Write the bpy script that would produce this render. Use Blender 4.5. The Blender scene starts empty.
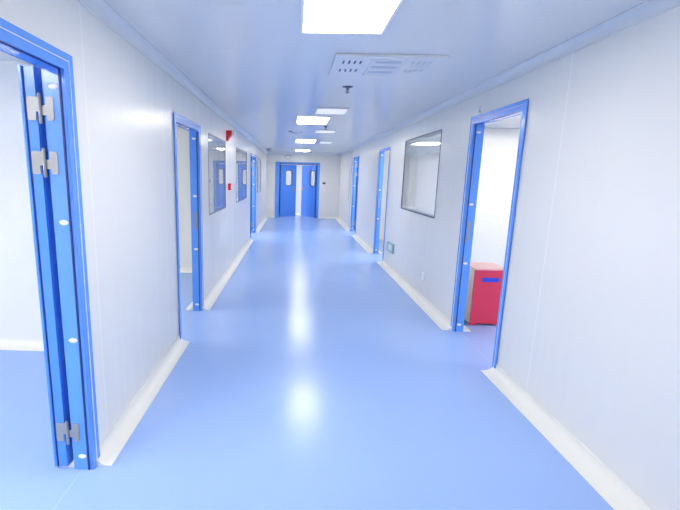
import bpy, bmesh, math
from mathutils import Matrix, Vector
S = bpy.context.scene
COL = S.collection
PI = math.pi
# ------------------------------------------------------------------ layout (metres)
XL, XR = -1.0, 1.64          # corridor faces of the two long walls
T = .09                      # wall panel thickness
H = 2.32                     # ceiling height
YE, YS = 15.36, -4.6         # corridor ends (far wall, wall behind the photographer)

# ------------------------------------------------------------------ materials
def nodes(name):
    m = bpy.data.materials.new(name); m.use_nodes = True
    nt = m.node_tree; b = nt.nodes['Principled BSDF']
    return m, nt, b
def mat(name, col, rough=.4, metal=0, spec=.5, coat=0, bump=None):
    m, nt, b = nodes(name)
    b.inputs['Base Color'].default_value = (*col, 1); b.inputs['Roughness'].default_value = rough
    b.inputs['Metallic'].default_value = metal; b.inputs['Specular IOR Level'].default_value = spec
    b.inputs['Coat Weight'].default_value = coat; b.inputs['Coat Roughness'].default_value = .12
    tc = nt.nodes.new('ShaderNodeTexCoord'); n = nt.nodes.new('ShaderNodeTexNoise')
    n.inputs['Scale'].default_value = bump[0] if bump else 60
    nt.links.new(tc.outputs['Object'], n.inputs['Vector'])
    bp = nt.nodes.new('ShaderNodeBump'); bp.inputs['Strength'].default_value = bump[1] if bump else .02
    bp.inputs['Distance'].default_value = .01
    nt.links.new(n.outputs['Fac'], bp.inputs['Height']); nt.links.new(bp.outputs['Normal'], b.inputs['Normal'])
    return m

def line_mask(nt, sock, pos, half, period=None):
    """1 where the coordinate is within `half` of pos (+ k*period)."""
    def M(op, a, bval=None):
        n = nt.nodes.new('ShaderNodeMath'); n.operation = op
        if hasattr(a, 'links'): nt.links.new(a, n.inputs[0])
        else: n.inputs[0].default_value = a
        if bval is not None: n.inputs[1].default_value = bval
        return n.outputs[0]
    v = M('SUBTRACT', sock, pos)
    if period:
        v = M('ADD', v, period * 50.5); v = M('MODULO', v, period); v = M('SUBTRACT', v, period / 2)
    return M('LESS_THAN', M('ABSOLUTE', v), half)

def panel_mat(name, col, axis, pos, period, rough, wav, stretch, jcol):
    """lacquered steel sandwich panels: joints every `period` along `axis`, slightly wavy sheet"""
    m, nt, b = nodes(name)
    tc = nt.nodes.new('ShaderNodeTexCoord'); sep = nt.nodes.new('ShaderNodeSeparateXYZ')
    nt.links.new(tc.outputs['Object'], sep.inputs[0])
    mask = line_mask(nt, sep.outputs[axis], pos, .0035, period)
    mix = nt.nodes.new('ShaderNodeMixRGB'); mix.inputs[1].default_value = (*col, 1); mix.inputs[2].default_value = (*jcol, 1)
    nt.links.new(mask, mix.inputs[0]); nt.links.new(mix.outputs[0], b.inputs['Base Color'])
    mp = nt.nodes.new('ShaderNodeMapping'); mp.inputs['Scale'].default_value = stretch
    nt.links.new(tc.outputs['Object'], mp.inputs[0])
    n = nt.nodes.new('ShaderNodeTexNoise'); n.inputs['Scale'].default_value = 1; n.inputs['Detail'].default_value = 2
    nt.links.new(mp.outputs[0], n.inputs['Vector'])
    bp = nt.nodes.new('ShaderNodeBump'); bp.inputs['Strength'].default_value = 1; bp.inputs['Distance'].default_value = wav
    nt.links.new(n.outputs['Fac'], bp.inputs['Height']); nt.links.new(bp.outputs['Normal'], b.inputs['Normal'])
    b.inputs['Roughness'].default_value = rough
    return m

def floor_mat():
    m, nt, b = nodes('blue_epoxy_floor')
    tc = nt.nodes.new('ShaderNodeTexCoord'); sep = nt.nodes.new('ShaderNodeSeparateXYZ')
    nt.links.new(tc.outputs['Object'], sep.inputs[0])
    n = nt.nodes.new('ShaderNodeTexNoise'); n.inputs['Scale'].default_value = 1.1; n.inputs['Detail'].default_value = 4
    nt.links.new(tc.outputs['Object'], n.inputs['Vector'])
    ramp = nt.nodes.new('ShaderNodeValToRGB')
    ramp.color_ramp.elements[0].position = .35; ramp.color_ramp.elements[0].color = (*FLOOR_A, 1)
    ramp.color_ramp.elements[1].position = .65; ramp.color_ramp.elements[1].color = (*FLOOR_B, 1)
    nt.links.new(n.outputs['Fac'], ramp.inputs[0])
    last = ramp.outputs[0]
    for p in (XL - .05, XR + .05):                      # welded seams along the thresholds
        mk = line_mask(nt, sep.outputs[0], p, .0022)
        mx = nt.nodes.new('ShaderNodeMixRGB'); mx.inputs[2].default_value = (.46, .62, .96, 1)
        nt.links.new(mk, mx.inputs[0]); nt.links.new(last, mx.inputs[1]); last = mx.outputs[0]
    nt.links.new(last, b.inputs['Base Color']); b.inputs['Specular IOR Level'].default_value = .32
    n2 = nt.nodes.new('ShaderNodeTexNoise'); n2.inputs['Scale'].default_value = 3.2; n2.inputs['Detail'].default_value = 5
    nt.links.new(tc.outputs['Object'], n2.inputs['Vector'])
    mr = nt.nodes.new('ShaderNodeMapRange'); mr.inputs['To Min'].default_value = .19; mr.inputs['To Max'].default_value = .25
    nt.links.new(n2.outputs['Fac'], mr.inputs[0]); nt.links.new(mr.outputs[0], b.inputs['Roughness'])
    bp = nt.nodes.new('ShaderNodeBump'); bp.inputs['Strength'].default_value = .5; bp.inputs['Distance'].default_value = .003
    nt.links.new(n2.outputs['Fac'], bp.inputs['Height']); nt.links.new(bp.outputs['Normal'], b.inputs['Normal'])
    return m

def emit_mat(name, col, strength):
    m, nt, b = nodes(name)
    b.inputs['Base Color'].default_value = (.9, .9, .9, 1)
    b.inputs['Emission Color'].default_value = (*col, 1); b.inputs['Emission Strength'].default_value = strength
    return m
def glass_mat():
    m, nt, b = nodes('clear_glass')
    b.inputs['Base Color'].default_value = (.97, .99, 1, 1); b.inputs['Roughness'].default_value = 0
    b.inputs['Transmission Weight'].default_value = 1; b.inputs['IOR'].default_value = 1.48
    return m

FLOOR_A = (.34, .51, .95); FLOOR_B = (.36, .53, .96)
LAMP = 15.0
WALLC = (.875, .88, .875)
M = dict(
    wall=panel_mat('white_wall_panel', WALLC, 1, 2.07, 1.18, .26, .0065, (.6, 4.5, .10), (.97, .98, .99)),
    wall_r=panel_mat('white_wall_panel_right', WALLC, 1, 2.69, 1.18, .26, .0065, (.6, 4.5, .10), (.97, .98, .99)),
    wall_x=panel_mat('white_cross_wall_panel', WALLC, 0, .3, 1.18, .3, .008, (2.2, .6, .18), (.97, .98, .99)),
    ceil=panel_mat('white_ceiling_panel', (.86, .875, .89), 1, .6, 1.18, .2, .010, (1.8, .35, 1), (.76, .79, .84)),
    floor=floor_mat(),
    cove=mat('white_cove', (.90, .90, .88), .35),
    trim=mat('white_aluminium_trim', (.82, .85, .89), .3),
    blue=mat('blue_painted_steel', (.125, .37, 1.0), .25, coat=.4),
    leafblue=mat('blue_door_leaf', (.085, .31, 1.0), .3, coat=.3),
    seal=mat('pale_seal', (.80, .86, .95), .5),
    gasket=mat('dark_blue_gasket', (.02, .045, .22), .5),
    cap=mat('white_plastic', (.93, .94, .95), .35),
    steel=mat('brushed_steel', (.38, .39, .41), .42, .45, bump=(140, .12)),
    dark=mat('dark_plastic', (.03, .035, .05), .4),
    alu=mat('dark_anodised_frame', (.10, .13, .20), .35, .4),
    glass=glass_mat(),
    lamp=emit_mat('lit_panel_diffuser', (1, .935, .81), LAMP),
    frost=mat('unlit_frosted_panel', (.93, .94, .97), .3),
    greyplastic=mat('grey_plastic', (.38, .42, .50), .4),
    slategrey=mat('slate_grey_metal', (.16, .19, .28), .4, .3),
    lightgrey=mat('light_grey_plastic', (.58, .62, .70), .4),
    dim=emit_mat('added_glow_panel_cover', (1, .96, .95), .30),  # glow added to lift the panels above the ceiling tone
    slot=mat('slot_dark_blue', (.06, .09, .22), .5),
    red=mat('red_plastic', (.85, .02, .045), .4),
    boxred=mat('red_corrugated_plastic', (.80, .045, .115), .5, bump=(40, .06)),
    boxpink=mat('pink_lid', (.86, .55, .56), .5),
    boxwhite=mat('white_side_sheet', (.78, .70, .70), .4),
    handleblue=mat('blue_handle_recess', (.02, .07, .75), .4),
    teal=mat('grey_teal_frame', (.26, .45, .55), .35, 0),
    signface=mat('pale_sign_face', (.66, .84, .92), .3),
    signfig=mat('white_sign_figure', (.92, .96, .97), .4),
    chrome=mat('satin_chrome', (.70, .72, .75), .25, .9),
)

# ------------------------------------------------------------------ helpers
def wm(o):
    m = o.matrix_basis.copy()
    while o.parent: o = o.parent; m = o.matrix_basis @ m
    return m
def obj(name, bm, m, parent=None, loc=None, smooth=False):
    bmesh.ops.recalc_face_normals(bm, faces=bm.faces)
    if parent is not None: bm.transform(wm(parent).inverted())
    if loc is not None: bm.transform(Matrix.Translation(-Vector(loc)))
    me = bpy.data.meshes.new(name); bm.to_mesh(me); bm.free()
    ms = m if isinstance(m, (list, tuple)) else [m]
    for x in ms: me.materials.append(M[x])
    if smooth:
        for p in me.polygons: p.use_smooth = True
        me.set_sharp_from_angle(angle=math.radians(38))
    o = bpy.data.objects.new(name, me); COL.objects.link(o)
    if parent is not None: o.parent = parent
    if loc is not None: o.location = loc
    return o
def tag(o, label=None, cat=None, group=None, kind=None):
    if label: o['label'] = label
    if cat: o['category'] = cat
    if group: o['group'] = group
    if kind: o['kind'] = kind
    return o
def thing(name, label, cat, loc, group=None, kind=None, rz=0):
    o = bpy.data.objects.new(name, None); COL.objects.link(o); o.empty_display_size = .05
    o.location = loc; o.rotation_euler = (0, 0, rz)
    return tag(o, label, cat, group, kind)
def dup(root, loc, label):
    r = root.copy(); COL.objects.link(r); r.location = loc; r['label'] = label
    for ch in list(root.children):
        c = ch.copy(); COL.objects.link(c); c.parent = r
        for g in ch.children:
            d = g.copy(); COL.objects.link(d); d.parent = c
    return r
def B(): return bmesh.new()
def box(bm, x0, x1, y0, y1, z0, z1, bev=0, seg=2, mi=0):
    t = bmesh.new()
    bmesh.ops.create_cube(t, size=1)
    for v in t.verts:
        v.co = (x0 + (v.co.x + .5) * (x1 - x0), y0 + (v.co.y + .5) * (y1 - y0), z0 + (v.co.z + .5) * (z1 - z0))
    if bev: bmesh.ops.bevel(t, geom=t.edges[:], offset=bev, segments=seg, affect='EDGES', profile=.5)
    return add(bm, t, mi)
def add(bm, t, mi=0, mtx=None):
    if mtx is not None: t.transform(mtx)
    mp = {}
    for v in t.verts: mp[v] = bm.verts.new(v.co)
    for f in t.faces:
        try:
            nf = bm.faces.new([mp[v] for v in f.verts]); nf.material_index = mi
        except ValueError: pass
    t.free(); return bm
def lathe(bm, prof, mtx, n=24, mi=0, sx=1, sy=1):
    """profile [(r,z)] turned about local z, closed at both ends"""
    t = bmesh.new(); rings = []
    for r, z in prof:
        rings.append([t.verts.new((r * sx * math.cos(2 * PI * k / n), r * sy * math.sin(2 * PI * k / n), z)) for k in range(n)])
    for a, b in zip(rings, rings[1:]):
        for k in range(n): t.faces.new((a[k], a[(k + 1) % n], b[(k + 1) % n], b[k]))
    t.faces.new(rings[0][::-1]); t.faces.new(rings[-1])
    return add(bm, t, mi, mtx)
def prism(bm, pts, f0, f1, mi=0):
    """closed polygon pts swept from f0(p) to f1(p) (functions point->xyz)"""
    a = [bm.verts.new(f0(p)) for p in pts]; b = [bm.verts.new(f1(p)) for p in pts]; n = len(pts)
    fs = [bm.faces.new(a[::-1]), bm.faces.new(b)]
    for k in range(n): fs.append(bm.faces.new((a[k], a[(k + 1) % n], b[(k + 1) % n], b[k])))
    for f in fs: f.material_index = mi
    return bm
def tube(bm, pts, r, n=10, mi=0):
    pts = [Vector(p) for p in pts]; rings = []
    up = None
    for i, p in enumerate(pts):
        d = (pts[min(i + 1, len(pts) - 1)] - pts[max(i - 1, 0)]).normalized()
        if up is None: up = d.orthogonal().normalized()
        up = (up - d * up.dot(d)).normalized(); s = d.cross(up)
        rings.append([bm.verts.new(p + r * (math.cos(2 * PI * k / n) * up + math.sin(2 * PI * k / n) * s)) for k in range(n)])
    for a, b in zip(rings, rings[1:]):
        for k in range(n): bm.faces.new((a[k], a[(k + 1) % n], b[(k + 1) % n], b[k])).material_index = mi
    bm.faces.new(rings[0][::-1]); bm.faces.new(rings[-1])
    return bm
def rrect(w, h, r, n=5, cx=0, cy=0):
    out = []
    for (sx, sy, a0) in ((1, 1, 0), (-1, 1, PI / 2), (-1, -1, PI), (1, -1, 3 * PI / 2)):
        for k in range(n + 1):
            a = a0 + PI / 2 * k / n
            out.append((cx + sx * (w / 2 - r) + r * math.cos(a), cy + sy * (h / 2 - r) + r * math.sin(a)))
    return out
def ring(bm, outer, inner, f0, f1, mi=0):
    """frame between two outlines with equal point counts"""
    n = len(outer); R = [[bm.verts.new(f(p)) for p in o] for o, f in ((outer, f0), (outer, f1), (inner, f1), (inner, f0))]
    for i in range(4):
        a, b = R[i], R[(i + 1) % 4]
        for k in range(n): bm.faces.new((a[k], a[(k + 1) % n], b[(k + 1) % n], b[k])).material_index = mi
    return bm

def wall_mesh(u0, u1, holes, place, t0, t1, top=H):
    """solid wall slab with rectangular openings; place(u, depth, z) -> xyz. Faces only on the outside."""
    us = sorted({u0, u1, *[h[0] for h in holes], *[h[1] for h in holes]})
    zs = sorted({0, top, *[h[2] for h in holes], *[h[3] for h in holes]})
    us = [u for u in us if u0 <= u <= u1]; zs = [z for z in zs if 0 <= z <= top]
    def solid(i, j):
        if i < 0 or j < 0 or i >= len(us) - 1 or j >= len(zs) - 1: return False
        uc = (us[i] + us[i + 1]) / 2; zc = (zs[j] + zs[j + 1]) / 2
        return not any(h[0] < uc < h[1] and h[2] < zc < h[3] for h in holes)
    bm = bmesh.new(); vs = {}
    def V(i, j, d):
        k = (i, j, d)
        if k not in vs: vs[k] = bm.verts.new(place(us[i], (t0, t1)[d], zs[j]))
        return vs[k]
    for i in range(len(us) - 1):
        for j in range(len(zs) - 1):
            if not solid(i, j): continue
            for d in (0, 1): bm.faces.new([V(i, j, d), V(i + 1, j, d), V(i + 1, j + 1, d), V(i, j + 1, d)])
            for (di, dj, a, b) in ((-1, 0, (i, j), (i, j + 1)), (1, 0, (i + 1, j), (i + 1, j + 1)), (0, -1, (i, j), (i + 1, j)), (0, 1, (i, j + 1), (i + 1, j + 1))):
                if not solid(i + di, j + dj):
                    bm.faces.new([V(*a, 0), V(*b, 0), V(*b, 1), V(*a, 1)])
    return bm

# ------------------------------------------------------------------ openings  (y0, y1 clear opening, top)
FW = .022                                   # frame lining thickness
LT, RT = 1.933, 2.005                         # clear door heights, left and right
DL = [(.95, 1.88, LT), (3.59, 4.44, LT), (9.75, 10.98, LT)]
DR = [(3.17, 4.005, RT), (7.42, 8.3, RT), (10.88, 11.82, RT)]
WL = [(4.95, 6.16), (7.30, 8.90), (11.50, 12.70)]
WR = [(4.87, 6.41)]
WLz, WRz = (1.025, 1.965), (1.055, 2.045)
hole = lambda d: (d[0] - FW, d[1] + FW, 0, d[2] + FW)
# ------------------------------------------------------------------ setting
def struct(o, label, cat): return tag(o, label, cat, kind='structure')
XOL, XOR, YN = -4.2, 4.9, 16.62
bm = B(); box(bm, XOL - .1, XOR + .1, YS - .1, YN + .1, -.06, 0)
struct(obj('floor', bm, 'floor'), 'glossy pale blue seamless floor of the corridor and rooms', 'floor')
bm = B(); box(bm, XOL - .1, XOR + .1, YS - .1, YN + .1, H, H + .06)
struct(obj('ceiling', bm, 'ceil'), 'glossy white panel ceiling with a bluish sheen', 'ceiling')
bm = wall_mesh(YS, YE, [hole(d) for d in DL] + [(a, b, *WLz) for a, b in WL], lambda u, d, z: (d, u, z), XL - T, XL)
struct(obj('wall_left', bm, 'wall'), 'long white panel wall on the left of the corridor', 'wall')
bm = wall_mesh(YS, YE, [hole(d) for d in DR] + [(a, b, *WRz) for a, b in WR], lambda u, d, z: (d, u, z), XR, XR + T)
struct(obj('wall_right', bm, 'wall_r'), 'long white panel wall on the right of the corridor', 'wall')
EX0, EX1, ET = -.50, .80, 1.91
bm = wall_mesh(XOL, XOR, [(EX0 - .03, EX1 + .03, 0, ET + .03)], lambda u, d, z: (u, d, z), YE, YE + T)
struct(obj('wall_back', bm, 'wall_x'), 'white end wall around the blue double door', 'wall')
def slab(name, x0, x1, y0, y1, m, label):
    bm = B(); box(bm, x0, x1, y0, y1, 0, H); struct(obj(name, bm, m), label, 'wall')
slab('wall_front', XL, XR, YS - .08, YS, 'wall_x', 'white wall closing the corridor behind the viewer')
slab('wall_beyond', XOL, XOR, YN, YN + .08, 'wall_x', 'white wall seen through the gap of the double door')
slab('wall_outer_left', XOL - .08, XOL, YS - .08, YN, 'wall', 'white far wall of the left rooms')
slab('wall_outer_right', XOR, XOR + .08, YS - .08, YN, 'wall', 'white far wall of the right rooms')
LP = [-1.0, 3.37, 6.34, 9.3, 13.2]; RP = [.9, 6.95, 10.25, 13.2]
for i, y in enumerate(LP):
    slab('wall_partition_left', XOL, XL - T, y, y + .06, 'wall_x', ['white room wall near the first left door, towards the viewer', 'white room wall seen through the near left doorway', 'white room wall seen through the second left doorway', 'white room wall behind the second left window', 'white room wall behind the last left window'][i])
for i, y in enumerate(RP):
    slab('wall_partition_right', XR + T, XOR, y, y + .06, 'wall_x', ['white room wall right of the corridor, towards the viewer', 'white room wall seen behind the red box', 'white room wall seen through the second right doorway', 'white room wall behind the last right doorway'][i])
# coved skirting -----------------------------------------------------
CW, CH = .088, .07
def cove_prof(w=CW, h=CH, n=7):
    # distance from wall, height: thin lip on floor, concave curve, thin lip on wall
    p = [(0, 0), (w, 0), (w, .004)]
    for k in range(n + 1):
        a = PI / 2 * k / n
        p.append((w - .010 - (w - .014) * math.sin(a), .004 + (h - .012) * (1 - math.cos(a))))
    p += [(.004, h), (0, h)]
    return p
CP = cove_prof(); CPR = cove_prof(.108, .07)
def cove(bm, axis, base, sign, a, b, CP=CP):
    if axis == 'y': prism(bm, CP, lambda p: (base + sign * p[0], a, p[1]), lambda p: (base + sign * p[0], b, p[1]))
    else: prism(bm, CP, lambda p: (a, base + sign * p[0], p[1]), lambda p: (b, base + sign * p[0], p[1]))
def spans(a, b, doors, m):
    out = []; cur = a
    for d in sorted(doors):
        out.append((cur, d[0] - m)); cur = d[1] + m
    out.append((cur, b)); return out
CAS = .054                                   # casing width
def skirting(name, label, items):
    bm = B()
    for it in items: cove(bm, *it)
    struct(obj(name, bm, 'cove', smooth=True), label, 'skirting')
skirting('baseboard_left', 'white coved skirting along the left corridor wall', [('y', XL, 1, a, b) for a, b in spans(YS, YE, DL, .028)])
skirting('baseboard_right', 'white coved skirting along the right corridor wall', [('y', XR, -1, a, b, CPR) for a, b in spans(YS, YE, DR, .028)])
skirting('baseboard_back', 'white coved skirting either side of the double door', [('x', YE, -1, XL, EX0 - .19), ('x', YE, -1, EX1 + .12, XR)])
skirting('baseboard_beyond', 'white coved skirting beyond the double door', [('x', YN, -1, XL, XR)])
it = []
for a, b in zip(LP, LP[1:]):
    dd = [d for d in DL if a < d[0] < b]
    it += [('y', XL - T, -1, p, q) for p, q in spans(a + .06, b, dd, .012)] + [('x', b, -1, XOL, XL - T), ('x', a + .06, 1, XOL, XL - T), ('y', XOL, 1, a + .06, b)]
skirting('baseboard_left_rooms', 'white coved skirting inside the left rooms', it)
it = []
for a, b in zip(RP, RP[1:]):
    dd = [d for d in DR if a < d[0] < b]
    it += [('y', XR + T, 1, p, q) for p, q in spans(a + .06, b, dd, .012)] + [('x', b, -1, XR + T, XOR), ('x', a + .06, 1, XR + T, XOR), ('y', XOR, -1, a + .06, b)]
skirting('baseboard_right_rooms', 'white coved skirting inside the right rooms', it)
# ceiling corner profiles ---------------------------------------------
def crown(bm, base, sign, a, b, axis='y'):
    P = [(0, H), (0, H - .064), (.009, H - .064), (.011, H - .060), (.009, H - .056), (.006, H - .055)] + [(.006 + .044 * (1 - math.cos(PI / 2 * k / 6)), H - .052 + .046 * math.sin(PI / 2 * k / 6)) for k in range(7)] + [(.056, H - .006), (.056, H)]
    f = (lambda y: (lambda p: (base + sign * p[0], y, p[1]))) if axis == 'y' else (lambda x: (lambda p: (x, base + sign * p[0], p[1])))
    prism(bm, P, f(a), f(b))
bm = B(); crown(bm, XL, 1, YS, YE); struct(obj('trim_1', bm, 'trim', smooth=True), 'white curved trim where left wall meets ceiling', 'trim')
bm = B(); crown(bm, XR, -1, YS, YE); struct(obj('trim_2', bm, 'trim', smooth=True), 'white curved trim where right wall meets ceiling', 'trim')
bm = B(); crown(bm, YE, -1, XL, XR, 'x'); struct(obj('trim_3', bm, 'trim', smooth=True), 'white curved trim above the end wall', 'trim')
bm = B(); box(bm, XR - .022, XR, 12.24, 12.38, 0.0, H - .06, .008); struct(obj('trim_4', bm, 'cap'), 'white vertical corner strip on right wall beyond the last doorway', 'trim')

# ------------------------------------------------------------------ doors in the long walls
capmesh = {}
def capmtx(p, n):
    return Matrix.Translation(p) @ Vector((0, 0, 1)).rotation_difference(Vector(n)).to_matrix().to_4x4()
def screw_cap(parent, p, n, long_axis_x=True):
    bm = B(); lathe(bm, [(.0165, 0), (.0165, .002), (.013, .0045), (.006, .0055)], capmtx(p, n), 20, sx=1.25, sy=.72)
    return obj('screw_cap', bm, 'cap', parent, smooth=True)
def u_frame(bm, X0, X1, y0, y1, top, w, bev=.003):
    """portal (two posts and a head) between X0 and X1 around the clear opening"""
    O = [(y0 - w, 0), (y0 - w, top + w), (y1 + w, top + w), (y1 + w, 0), (y1, 0), (y1, top), (y0, top), (y0, 0)]
    vs = []
    t = bmesh.new()
    prism(t, O, lambda p: (X0, p[0], p[1]), lambda p: (X1, p[0], p[1]))
    if bev:
        es = [e for e in t.edges if abs(e.verts[0].co.x - e.verts[1].co.x) < 1e-6]
        bmesh.ops.bevel(t, geom=es, offset=bev, segments=2, affect='EDGES')
    add(bm, t)
def side_door(n, s, d, label, hinge=None, strike=None, leaf=False, cas=CAS):
    """s=-1 left wall, +1 right wall. Frame mitred round the opening, hinged leaf folded back flat inside the room."""
    y0, y1, top = d
    X = XL if s < 0 else XR
    def xx(depth): return X + s * depth                 # depth into the wall from corridor face
    r = thing('door_%d' % n, label, 'door', (xx(T / 2), (y0 + y1) / 2, 0), kind='structure')
    bm = B()
    u_frame(bm, xx(-.010), xx(0), y0 + .002, y1 - .002, top - .002, cas)          # corridor casing
    if cas > .04: u_frame(bm, xx(-.015), xx(-.0095), y0 - .038, y1 + .038, top + .038, .026, .002)   # raised outer band
    u_frame(bm, xx(-.007), xx(T + .002), y0, y1, top, FW, .002)           # lining
    u_frame(bm, xx(T), xx(T + .004), y0 - .004, y1 + .004, top + .004, .05, .001)          # room-side flange
    obj('frame', bm, 'blue', r)
    if cas > .04: bm = B(); u_frame(bm, xx(-.0135), xx(-.0095), y0 - .032, y1 + .032, top + .032, .0055, 0); obj('seal_strip', bm, 'seal', r)
    bm = B()                                                              # rubber rebate on the reveal
    for yy, sg in ((y0, 1), (y1, -1)): box(bm, *sorted((xx(.010), xx(.018))), *sorted((yy, yy + sg * .006)), 0.002, top - .001)
    box(bm, *sorted((xx(.010), xx(.018))), y0, y1, top - .006, top)
    obj('rebate_gasket', bm, 'gasket', r)
    for yy, ny in ((y0, 1), (y1, -1)):
        for z in (.075, .70, 1.27, top - .075): screw_cap(r, (xx(.045), yy, z), (0, ny, 0))
    for yy in (y0 + .24, y1 - .24): screw_cap(r, (xx(.045), yy, top), (0, 0, -1))
    if strike:
        yy, ny = (y1, -1) if strike == 'far' else (y0, 1)
        bm = B(); box(bm, *sorted((xx(.032), xx(.058))), *sorted((yy, yy + ny * .002)), .92, 1.10, .0008, 1)
        box(bm, *sorted((xx(.038), xx(.052))), *sorted((yy + ny * .0015, yy + ny * .004)), .96, .985); box(bm, *sorted((xx(.038), xx(.052))), *sorted((yy + ny * .0015, yy + ny * .004)), 1.01, 1.07)
        obj('strike_plate', bm, 'steel', r)
    if leaf:
        yy = y1; w = min(y1 - y0, .9)
        g = T + .034                                                       # gap between frame and opened leaf
        lx0, lx1 = xx(g), xx(g + .052)
        bm = B(); a, b = sorted((lx0, lx1))
        t0, t1 = .010, top + .010
        box(bm, a, b, yy + .012, yy + w, t0, t1, .003)                     # body
        box(bm, *sorted((xx(g + .001), xx(g + .046))), yy + .001, yy + .014, t0 + .002, t1 - .002, .002)   # edge profile
        box(bm, *sorted((xx(g + .0535), xx(g + .067))), yy - .004, yy + .030, t0, t1, .002)  # outer rebate lip
        lf = obj('leaf', bm, 'leafblue', r)
        bm = B(); box(bm, *sorted((xx(g + .0465), xx(g + .0532))), yy + .002, yy + .011, t0 + .004, t1 - .004); obj('leaf_seal', bm, 'gasket', lf)
        bm = B(); hz = yy + w - .07
        box(bm, *sorted((xx(g + .052), xx(g + .060))), hz - .022, hz + .022, .93, 1.11, .003)
        tube(bm, [(xx(g + .05), hz, 1.03), (xx(g + .095), hz, 1.03), (xx(g + .100), hz - .02, 1.03), (xx(g + .100), hz - .12, 1.03)], .009)
        obj('handle', bm, 'chrome', lf, smooth=True)
        for z in hinge:
            bm = B(); hh = .050
            px = xx((T + g) / 2); bar = .0075; y = yy - .001
            fx, lxa = xx(T - .040), xx(g + .042)
            def hplate(xo, xi, up):                     # plate with a notch, its tongue wraps the barrel
                zt = (z - .012, z + hh) if up else (z - hh * .55, z + .014)
                q = 1 if xi > xo else -1
                P = [(xo + q * .006, z - hh), (xo, z - hh + .008), (xo, z + hh - .008), (xo + q * .006, z + hh)]
                if up: P += [(px, z + hh), (px, zt[0]), (xi, zt[0]), (xi, z - hh)]
                else: P += [(xi, z + hh), (xi, zt[1]), (px, zt[1]), (px, zt[0]), (xi - q * .004, zt[0]), (xi - q * .004, z - hh)]
                prism(bm, P, lambda p: (p[0], y, p[1]), lambda p: (p[0], y - .003, p[1]))
            hplate(lxa, xx(g + .006), True); hplate(fx, xx(T - .006), False)
            lathe(bm, [(bar * .7, -hh - .014), (bar, -hh - .010), (bar, 0), (bar * .93, .001), (bar, .002), (bar, hh + .010), (bar * .7, hh + .014)], Matrix.Translation((px, yy - .008, z)), 14)
            obj('hinge', bm, 'steel', r, smooth=True)
    return r
side_door(1, -1, DL[0], 'near blue door frame at left edge, leaf folded back on steel hinges', hinge=(.21, 1.535, 1.765), leaf=True)
side_door(2, -1, DL[1], 'narrow open blue doorway on left wall between near door and first window', strike='far')
side_door(3, -1, DL[2], 'far blue door on left wall standing between second and third window', hinge=(.21, 1.535, 1.765), leaf=True)
side_door(4, 1, DR[0], 'open blue doorway on right wall with red box inside', strike='far')
side_door(5, 1, DR[1], 'open blue doorway on right wall just beyond the large window', strike='far', cas=.03)
side_door(6, 1, DR[2], 'farthest blue doorway on right wall, with steel hinges on its frame', hinge=(.21, 1.58, 1.82), leaf=True, cas=.03)

# ------------------------------------------------------------------ windows
def window(n, s, yz, zz, label):
    y0, y1 = yz; z0, z1 = zz; X = XL if s < 0 else XR
    def xx(d): return X + s * d
    r = thing('window_%d' % n, label, 'window', (xx(T / 2), (y0 + y1) / 2, z0), kind='structure')
    cy, cz = (y0 + y1) / 2, (z0 + z1) / 2
    def O(m): return rrect(y1 - y0 - 2 * m, z1 - z0 - 2 * m, .03 - m * .5 if .03 - m * .5 > .006 else .006, 4, cy, cz)
    def fx(d): return lambda p: (xx(d), p[0], p[1])
    bm = B(); ring(bm, O(-.006), O(.009), fx(-.004), fx(.004)); ring(bm, O(-.006), O(.009), fx(T - .004), fx(T + .004))
    obj('frame', bm, 'alu', r)
    bm = B(); ring(bm, rrect(y1 - y0 - .0004, z1 - z0 - .0004, .02, 4, cy, cz), rrect(y1 - y0 - .05, z1 - z0 - .05, .02, 4, cy, cz), fx(.009), fx(T - .009)); obj('spacer', bm, 'trim', r)
    bm = B()
    for d in (.001, T - .007): prism(bm, O(.0085), fx(d), fx(d + .006))
    obj('glass', bm, 'glass', r)
    return r
window(1, -1, WL[0], WLz, 'first window on left wall, next to the red alarms')
window(2, -1, WL[1], WLz, 'second window on left wall, between call point and far door')
window(3, -1, WL[2], WLz, 'farthest narrow window on left wall near the end')
window(4, 1, WR[0], WRz, 'only window on right wall, dark edged and flush')

# ------------------------------------------------------------------ double door in the end wall
dd = thing('door_7', 'blue double door at the corridor end, both leaves ajar', 'door', ((EX0 + EX1) / 2, YE + T / 2, 0), kind='structure')
bm = B()
def xframe(bm, Y0, Y1, x0, x1, top, w, wt, wl=None):
    wl = wl or w
    O = [(x0 - wl, 0), (x0 - wl, top + wt), (x1 + w, top + wt), (x1 + w, 0), (x1, 0), (x1, top), (x0, top), (x0, 0)]
    prism(bm, O, lambda p: (p[0], Y0, p[1]), lambda p: (p[0], Y1, p[1]))
xframe(bm, YE - .012, YE, EX0 + .001, EX1 - .001, ET - .001, .125, .085, .185)
xframe(bm, YE - .018, YE - .012, EX0 - .05, EX1 + .05, ET + .04, .06, .04, .12)
xframe(bm, YE - .012, YE + T + .01, EX0, EX1, ET, .028, .028)
obj('frame', bm, 'blue', dd)
for z in (.1, .75, 1.35):
    for x, nx in ((EX0, 1), (EX1, -1)): screw_cap(dd, (x, YE + .04, z), (nx, 0, 0))
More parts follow.
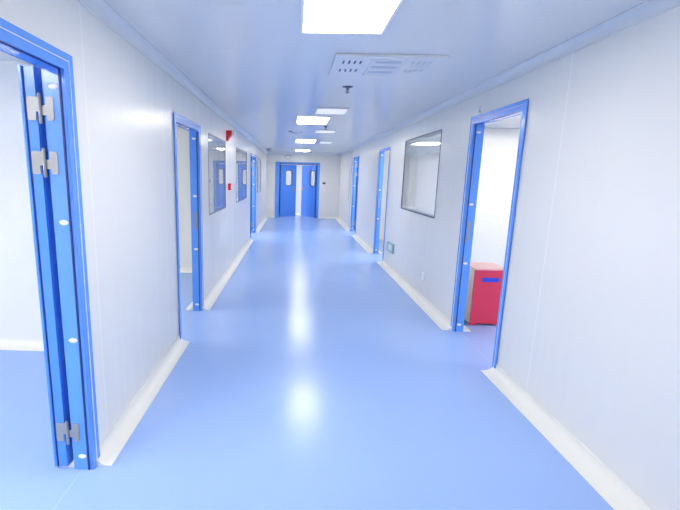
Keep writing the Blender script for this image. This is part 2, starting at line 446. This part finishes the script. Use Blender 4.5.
def end_leaf(hx, sg, ang, w, wc, label):
    """hinge at hx; leaf extends in direction sg along x, swung by ang away from the corridor"""
    mt = Matrix.Translation((hx, YE + T - .01, 0)) @ Matrix.Rotation(sg * ang, 4, 'Z') @ Matrix.Scale(sg, 4, (1, 0, 0))
    z0, z1 = .012, ET - .012; ww, wz0, wz1 = .25, 1.16, 1.70
    bm = B(); f = lambda dy: (lambda p: mt @ Vector((p[0], dy, p[1])))
    outer = rrect(w, z1 - z0, .004, 5, w / 2 + .004, (z0 + z1) / 2); inner = rrect(ww, wz1 - wz0, .07, 5, wc, (wz0 + wz1) / 2)
    ring(bm, outer, inner, f(-.022), f(.022)); lf = obj('leaf', bm, 'leafblue', dd)
    bm = B()
    for a, b in ((-.030, -.020), (.020, .030)):
        ring(bm, rrect(ww + .035, wz1 - wz0 + .035, .085, 5, wc, (wz0 + wz1) / 2), rrect(ww - .012, wz1 - wz0 - .012, .064, 5, wc, (wz0 + wz1) / 2), f(a), f(b))
    obj('window_rim', bm, 'alu', lf)
    bm = B(); prism(bm, rrect(ww, wz1 - wz0, .07, 5, wc, (wz0 + wz1) / 2), f(-.004), f(.004)); obj('window_pane', bm, 'glass', lf)
    bm = B()
    for q in (-1, 1):
        box(bm, w - .085, w - .040, *sorted((q * .022, q * .030)), .94, 1.12, .002)
        tube(bm, [(w - .062, q * .028, 1.04), (w - .062, q * .072, 1.04), (w - .08, q * .078, 1.04), (w - .19, q * .078, 1.04)], .010)
    bm.transform(mt); obj('handle', bm, 'steel', lf, smooth=True)
    for z in (.22, 1.0, 1.68):
        bm = B(); lathe(bm, [(.009, -.06), (.011, -.057), (.011, .057), (.009, .06)], Matrix.Translation((hx + sg * .002, YE + T + .022, z)), 12); obj('hinge', bm, 'steel', dd, smooth=True)
end_leaf(EX0, 1, math.radians(26), .635, .33, '')
end_leaf(EX1, -1, math.radians(50), .76, .17, '')

# ------------------------------------------------------------------ ceiling lights
def lamp(x0, x1, y0, y1, label, group):
    r = thing('ceiling_light', label, 'ceiling light', ((x0 + x1) / 2, (y0 + y1) / 2, H - .014), group)
    cx, cy = (x0 + x1) / 2, (y0 + y1) / 2; w, l = x1 - x0, y1 - y0
    bm = B(); ring(bm, rrect(w + .03, l + .03, .006, 2, cx, cy), rrect(w - .002, l - .002, .004, 2, cx, cy), lambda p: (*p, H - .013), lambda p: (*p, H - .0005))
    obj('frame', bm, 'cap', r)
    bm = B(); box(bm, x0, x1, y0, y1, H - .011, H - .003, .002, 1); obj('diffuser', bm, 'lamp', r)
    return r
G = 'lit panel lights of the corridor'
lx = (.03, .472)
L0 = lamp(*lx, 1.80, 2.58, 'largest lit ceiling panel light, cut by the top edge of the photo', G)
lc = lambda y: (sum(lx) / 2, y, H - .014)
dup(L0, lc(6.43), 'second lit ceiling panel light, beside the white panel with added glow')
dup(L0, lc(10.12), 'third lit ceiling panel light, between the second one and the end')
dup(L0, lc(13.85), 'farthest lit ceiling panel light, close to the end wall')
dup(L0, lc(-1.0), 'unseen ceiling panel light added just behind the viewer')  # this and the next: unseen lamps added to brighten the near end
dup(L0, lc(-3.4), 'unseen ceiling panel light added farther behind the viewer')
RL = lamp(-2.4, -1.9, -.3, .8, 'unseen ceiling panel light added inside the near left room', 'unseen panel lights added in the side rooms')  # unseen room lamps, added and placed to light walls and jambs
dup(RL, (-3.3, 1.0, H - .014), 'unseen ceiling panel light added inside the near left room, by its far wall')
for x, y, t in ((-3.1, 4.1, 'second left room'), (-2.4, 7.9, 'room behind the second left window'), (-2.0, 10.2, 'last left room'),
                (3.7, 2.4, 'right room with the red box'), (3.6, 5.6, 'right room behind the window'), (2.6, 7.6, 'second right room'), (2.6, 11.0, 'last right room')):
    dup(RL, (x, y, H - .014), 'unseen ceiling panel light added inside the ' + t)  # out of view, added to light each side room
dup(RL, (-1.75, 16.05, H - .014), 'unseen ceiling panel light added beyond the double door, on its left')  # this pair added unseen to brighten the door gap and leaf panes
dup(RL, (2.3, 16.05, H - .014), 'unseen ceiling panel light added beyond the double door, on its right')

# panels with faint emission added to outshine the ceiling -------------------------------------------------------
def glow_panel(x0, x1, y0, y1, label):
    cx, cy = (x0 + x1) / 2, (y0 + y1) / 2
    r = thing('ceiling_panel', label, 'ceiling panel', (cx, cy, H - .012), 'white ceiling panels with an added glow')
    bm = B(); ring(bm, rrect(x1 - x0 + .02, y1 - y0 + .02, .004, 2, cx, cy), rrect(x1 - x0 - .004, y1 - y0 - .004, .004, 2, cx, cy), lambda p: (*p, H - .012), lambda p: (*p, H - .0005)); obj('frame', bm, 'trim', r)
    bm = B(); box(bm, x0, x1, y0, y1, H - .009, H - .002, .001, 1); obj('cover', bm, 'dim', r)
glow_panel(.265, .635, 5.30, 5.73, 'nearest white ceiling panel with added glow, just before the second lit light')
glow_panel(.38, .72, 7.75, 8.15, 'white ceiling panel with added glow beyond the second lit light')
glow_panel(.62, .88, 10.2, 10.7, 'farthest small white ceiling panel with added glow, beside the third lit light')

# air purifier panel ---------------------------------------------------
ax0, ax1, ay0, ay1 = .26, 1.02, 3.02, 3.60
a = thing('air_purifier', 'white ceiling air unit panel with slots, on the ceiling before the sprinkler', 'air purifier', ((ax0 + ax1) / 2, (ay0 + ay1) / 2, H - .022))
bm = B(); box(bm, ax0, ax1, ay0, ay1, H - .020, H - .0005, .004); obj('panel', bm, 'ceil', a)
bm = B()
box(bm, ax0 + .26, ax0 + .50, ay0 + .05, ay0 + .50, H - .023, H - .019, .002); obj('centre_grille', bm, 'trim', a)
for k in range(3):
    y = ay0 + .12 + k * .14
    bm = B(); prism(bm, rrect(.19, .055, .02, 4, ax0 + .38, y), lambda p: (*p, H - .0245), lambda p: (*p, H - .022)); obj('louvre', bm, 'lightgrey', a)
for side, xs in ((0, (.07, .11, .15, .19)), (1, (.56, .60, .64, .68))):
    for y in (.14, .37):
        for x in xs:
            bm = B(); prism(bm, rrect(.012, .075, .006, 3, ax0 + x, ay0 + y), lambda p: (*p, H - .0225), lambda p: (*p, H - .0195)); obj('slot', bm, 'slot' if side == 0 else 'lightgrey', a)

# sprinklers -----------------------------------------------------------
def sprinkler(x, y, label):
    r = thing('sprinkler', label, 'sprinkler', (x, y, H - .06), 'sprinklers in the corridor ceiling')
    up = Matrix.Translation((x, y, H)) @ Matrix.Rotation(PI, 4, 'X')
    bm = B(); lathe(bm, [(.048, .0005), (.048, .003), (.034, .007), (.016, .012)], up, 24); obj('escutcheon', bm, 'slategrey', r, smooth=True)
    bm = B(); lathe(bm, [(.011, .010), (.011, .026), (.008, .028), (.008, .032)], up, 14)
    for s in (-1, 1): tube(bm, [(x + s * .010, y, H - .026), (x + s * .015, y, H - .036), (x + s * .010, y, H - .048), (x, y, H - .054)], .0028, 8)
    obj('body', bm, 'slategrey', r, smooth=True)
    bm = B(); lathe(bm, [(.003, .030), (.003, .050)], up, 8); obj('glass_bulb', bm, 'red', r, smooth=True)
    bm = B()
    for k in range(8):
        t = bmesh.new(); box(t, .004, .019, -.0035, .0035, -.0007, .0007); add(bm, t, 0, Matrix.Translation((x, y, H - .056)) @ Matrix.Rotation(k * PI / 4, 4, 'Z'))
    lathe(bm, [(.009, .0545), (.009, .0575)], up, 16); obj('deflector', bm, 'slategrey', r)
sprinkler(.475, 4.08, 'near small metal sprinkler head hanging behind the slotted ceiling unit')
sprinkler(.50, 7.15, 'far tiny sprinkler head just beyond the second lit ceiling light')
# detectors --------------------------------------------------------------
def detector(x, y, label, body, scale=1):
    r = thing('smoke_detector', label, 'smoke detector', (x, y, H - .05 * scale))
    up = Matrix.Translation((x, y, H)) @ Matrix.Rotation(PI, 4, 'X') @ Matrix.Scale(scale, 4)
    bm = B(); lathe(bm, [(.055, .0005), (.055, .012), (.050, .014)], up, 28); obj('base', bm, body, r, smooth=True)
    bm = B(); lathe(bm, [(.046, .013), (.044, .024), (.030, .040), (.024, .045), (.008, .047)], up, 28); obj('sensor_head', bm, body, r, smooth=True)
    bm = B()
    for k in range(10):
        t = bmesh.new(); box(t, .030, .0455, -.005, .005, .024, .030); add(bm, t, 0, up @ Matrix.Rotation(k * PI / 5, 4, 'Z'))
    obj('vent_slots', bm, 'dark', r)
detector(-.80, 13.2, 'grey smoke detector at ceiling corner by the left end', 'greyplastic', 1.5)
detector(3.19, 6.1, 'white round detector on the room ceiling through the near right doorway', 'cap', 1.2)
# oval emergency lamp above the end door
e = thing('emergency_lamp', 'small white oval lamp on the end wall above the double door', 'lamp', (-.24, YE, 2.13))
rot = Matrix.Translation((-.24, YE, 2.17)) @ Matrix.Rotation(PI / 2, 4, 'X')
bm = B(); lathe(bm, [(.115, .0), (.115, .012), (.10, .018)], rot, 32, sx=1, sy=.55); obj('base', bm, 'greyplastic', e, smooth=True)
bm = B(); lathe(bm, [(.096, .016), (.09, .04), (.065, .062), (.03, .072), (.01, .074)], rot, 32, sx=1, sy=.55); obj('cover', bm, 'cap', e, smooth=True)
# hanging cable
c = thing('hanging_cable', 'thin grey cable looping from a small ceiling box', 'cable', (.02, 8.05, H - .08))
bm = B(); lathe(bm, [(.040, .0005), (.040, .022), (.034, .028)], Matrix.Translation((-.085, 8.05, H)) @ Matrix.Rotation(PI, 4, 'X'), 20); obj('junction_box', bm, 'greyplastic', c, smooth=True)
bm = B(); tube(bm, [(-.06 + .20 * t / 12, 8.05 + .01 * math.sin(t), H - .012 - .035 * abs(math.sin(PI * (t / 12 + .15)))) for t in range(13)], .006, 8); obj('cable', bm, 'greyplastic', c, smooth=True)

# ------------------------------------------------------------------ things on the walls
f = thing('fire_alarm', 'red wedge-shaped fire alarm with white strobe, high beside first left window', 'fire alarm', (XL, 6.30, 2.0))
P = [(-.001, 1.985), (.022, 1.985), (.034, 2.03), (.082, 2.075), (.086, 2.125), (.080, 2.13), (-.001, 2.13)]
bm = B(); prism(bm, P, lambda p: (XL + p[0], 6.24, p[1]), lambda p: (XL + p[0], 6.36, p[1])); bmesh.ops.bevel(bm, geom=bm.edges[:], offset=.003, segments=2, affect='EDGES'); obj('housing', bm, 'red', f)
bm = B(); prism(bm, rrect(.10, .06, .012, 4, 6.30, 2.098), lambda p: (XL + .080, *p), lambda p: (XL + .128, *p)); bmesh.ops.bevel(bm, geom=[x for x in bm.edges if all(v.co.x > XL + .12 for v in x.verts)], offset=.008, segments=2, affect='EDGES'); obj('strobe_lens', bm, 'cap', f, smooth=True)
k = thing('call_point', 'small red square call point at hand height beside first left window', 'call point', (XL, 6.44, 1.26))
bm = B(); box(bm, XL - .001, XL + .045, 6.39, 6.49, 1.27, 1.37, .005); obj('housing', bm, 'red', k)
bm = B(); box(bm, XL + .044, XL + .048, 6.41, 6.47, 1.29, 1.345, .001); obj('press_plate', bm, 'cap', k)
w = thing('wall_switch', 'dark keypad switch on the end wall right of the double door', 'switch', (1.09, YE, 1.22))
bm = B(); box(bm, 1.02, 1.23, YE - .014, YE, 1.21, 1.33, .004); obj('plate', bm, 'cap', w)
bm = B(); box(bm, 1.035, 1.135, YE - .028, YE - .012, 1.235, 1.285, .004); obj('keypad', bm, 'dark', w)
bm = B(); obj('button', box(B(), 1.035, 1.06, YE - .024, YE - .012, 1.29, 1.318, .003), 'dark', w)
obj('button', box(B(), 1.108, 1.135, YE - .024, YE - .012, 1.29, 1.318, .003), 'dark', w)
q = thing('exit_sign', 'grey framed pale sign low on right wall before the second right doorway', 'sign', (XR, 6.87, .30))
bm = B(); P0 = rrect(.42, .16, .02, 4, 6.87, .375); ring(bm, P0, rrect(.35, .105, .01, 4, 6.87, .375), lambda p: (XR - .026, *p), lambda p: (XR, *p)); obj('frame', bm, 'teal', q)
bm = B(); prism(bm, rrect(.352, .107, .01, 4, 6.87, .375), lambda p: (XR - .018, *p), lambda p: (XR - .002, *p)); obj('face', bm, 'signface', q)
bm = B(); prism(bm, rrect(.15, .085, .012, 3, 6.88, .375), lambda p: (XR - .0205, *p), lambda p: (XR - .017, *p)); obj('symbol', bm, 'signfig', q)
so = thing('power_socket', 'small white socket low on right wall under the window', 'socket', (XR, 5.08, .26))
bm = B(); box(bm, XR - .010, XR, 5.04, 5.125, .262, .355, .004); obj('plate', bm, 'cap', so)
bm = B()
for yy, zz in ((5.067, .322), (5.097, .322), (5.082, .292)): box(bm, XR - .0108, XR - .009, yy - .003, yy + .003, zz - .009, zz + .009)
obj('pin_holes', bm, 'greyplastic', so)
bm = B(); lathe(bm, [(.030, 0), (.030, .004), (.022, .018), (.008, .022)], capmtx((XR, 3.91, RT + .115), (-1, 0, 0)), 22); tag(obj('door_sensor', bm, 'cap', loc=(XR, 3.91, RT + .115), smooth=True), 'small white round sensor on the wall above the near right doorway', 'sensor')

# ------------------------------------------------------------------ red box in the right room
bx0, bx1, by0, by1, bz = 1.875, 2.195, 4.20, 4.52, .595
b = thing('storage_box', 'red box with blue handle slot standing inside the near right doorway', 'box', ((bx0 + bx1) / 2, (by0 + by1) / 2, 0))
bm = B(); z0 = .006
O = [(bx0, z0), (bx0 + .055, z0), (bx0 + .07, z0 + .016), (bx1 - .07, z0 + .016), (bx1 - .055, z0), (bx1, z0), (bx1, bz), (bx0, bz)]
prism(bm, O, lambda p: (p[0], by0, p[1]), lambda p: (p[0], by0 + .012, p[1])); obj('front_panel', bm, 'boxred', b)
bm = B(); prism(bm, O, lambda p: (p[0], by1 - .012, p[1]), lambda p: (p[0], by1, p[1])); obj('back_panel', bm, 'boxred', b)
for xa in (bx0, bx1 - .01):
    bm = B(); box(bm, xa, xa + .01, by0 + .012, by1 - .012, z0 + .01, bz); obj('side_panel', bm, 'boxwhite', b)
bm = B(); box(bm, bx0 + .01, bx1 - .01, by0 + .012, by1 - .012, z0 + .018, z0 + .03); obj('bottom', bm, 'boxred', b)
bm = B(); box(bm, bx0 - .006, bx1 + .006, by0 - .006, by1 + .006, bz, bz + .018, .004); obj('lid', bm, 'boxpink', b)
bm = B(); prism(bm, rrect(.18, .044, .021, 5, (bx0 + bx1) / 2 + .006, .495), lambda p: (p[0], by0 - .003, p[1]), lambda p: (p[0], by0 + .004, p[1])); obj('handle_slot', bm, 'handleblue', b)
# ------------------------------------------------------------------ world, camera, view
W = bpy.data.worlds.new('world'); S.world = W; W.use_nodes = True
W.node_tree.nodes['Background'].inputs[0].default_value = (.6, .7, 1, 1); W.node_tree.nodes['Background'].inputs[1].default_value = .3
f_px, p_, y_, r_, cx_ = 417.22, .187181, -.014828, .021096, 286.16
R0 = Matrix(((1, 0, 0), (0, 0, -1), (0, 1, 0)))
cp, sp = math.cos(p_), math.sin(p_); Rp = Matrix(((1, 0, 0), (0, cp, -sp), (0, sp, cp)))
cy, sy = math.cos(y_), math.sin(y_); Ry = Matrix(((cy, 0, -sy), (0, 1, 0), (sy, 0, cy)))
cr, sr = math.cos(r_), math.sin(r_); Rr = Matrix(((cr, -sr, 0), (sr, cr, 0), (0, 0, 1)))
R = Rr @ Rp @ Ry @ R0                                   # world -> camera (x right, y down, z forward)
cam = bpy.data.cameras.new('camera'); co = bpy.data.objects.new('camera', cam); COL.objects.link(co)
rotm = Matrix((R[0], -R[1], -R[2])).transposed()
co.matrix_world = Matrix.Translation((0, 0, 1.5)) @ rotm.to_4x4()
cam.sensor_fit = 'HORIZONTAL'; cam.sensor_width = 36; cam.lens = f_px / 680 * 36
cam.shift_x = (340 - cx_) / 680; cam.clip_start = .02
S.camera = co
S.view_settings.view_transform = 'Standard'; S.view_settings.look = 'None'; S.view_settings.gamma = 1
S.view_settings.use_curve_mapping = False
S.view_settings.exposure = 0.72
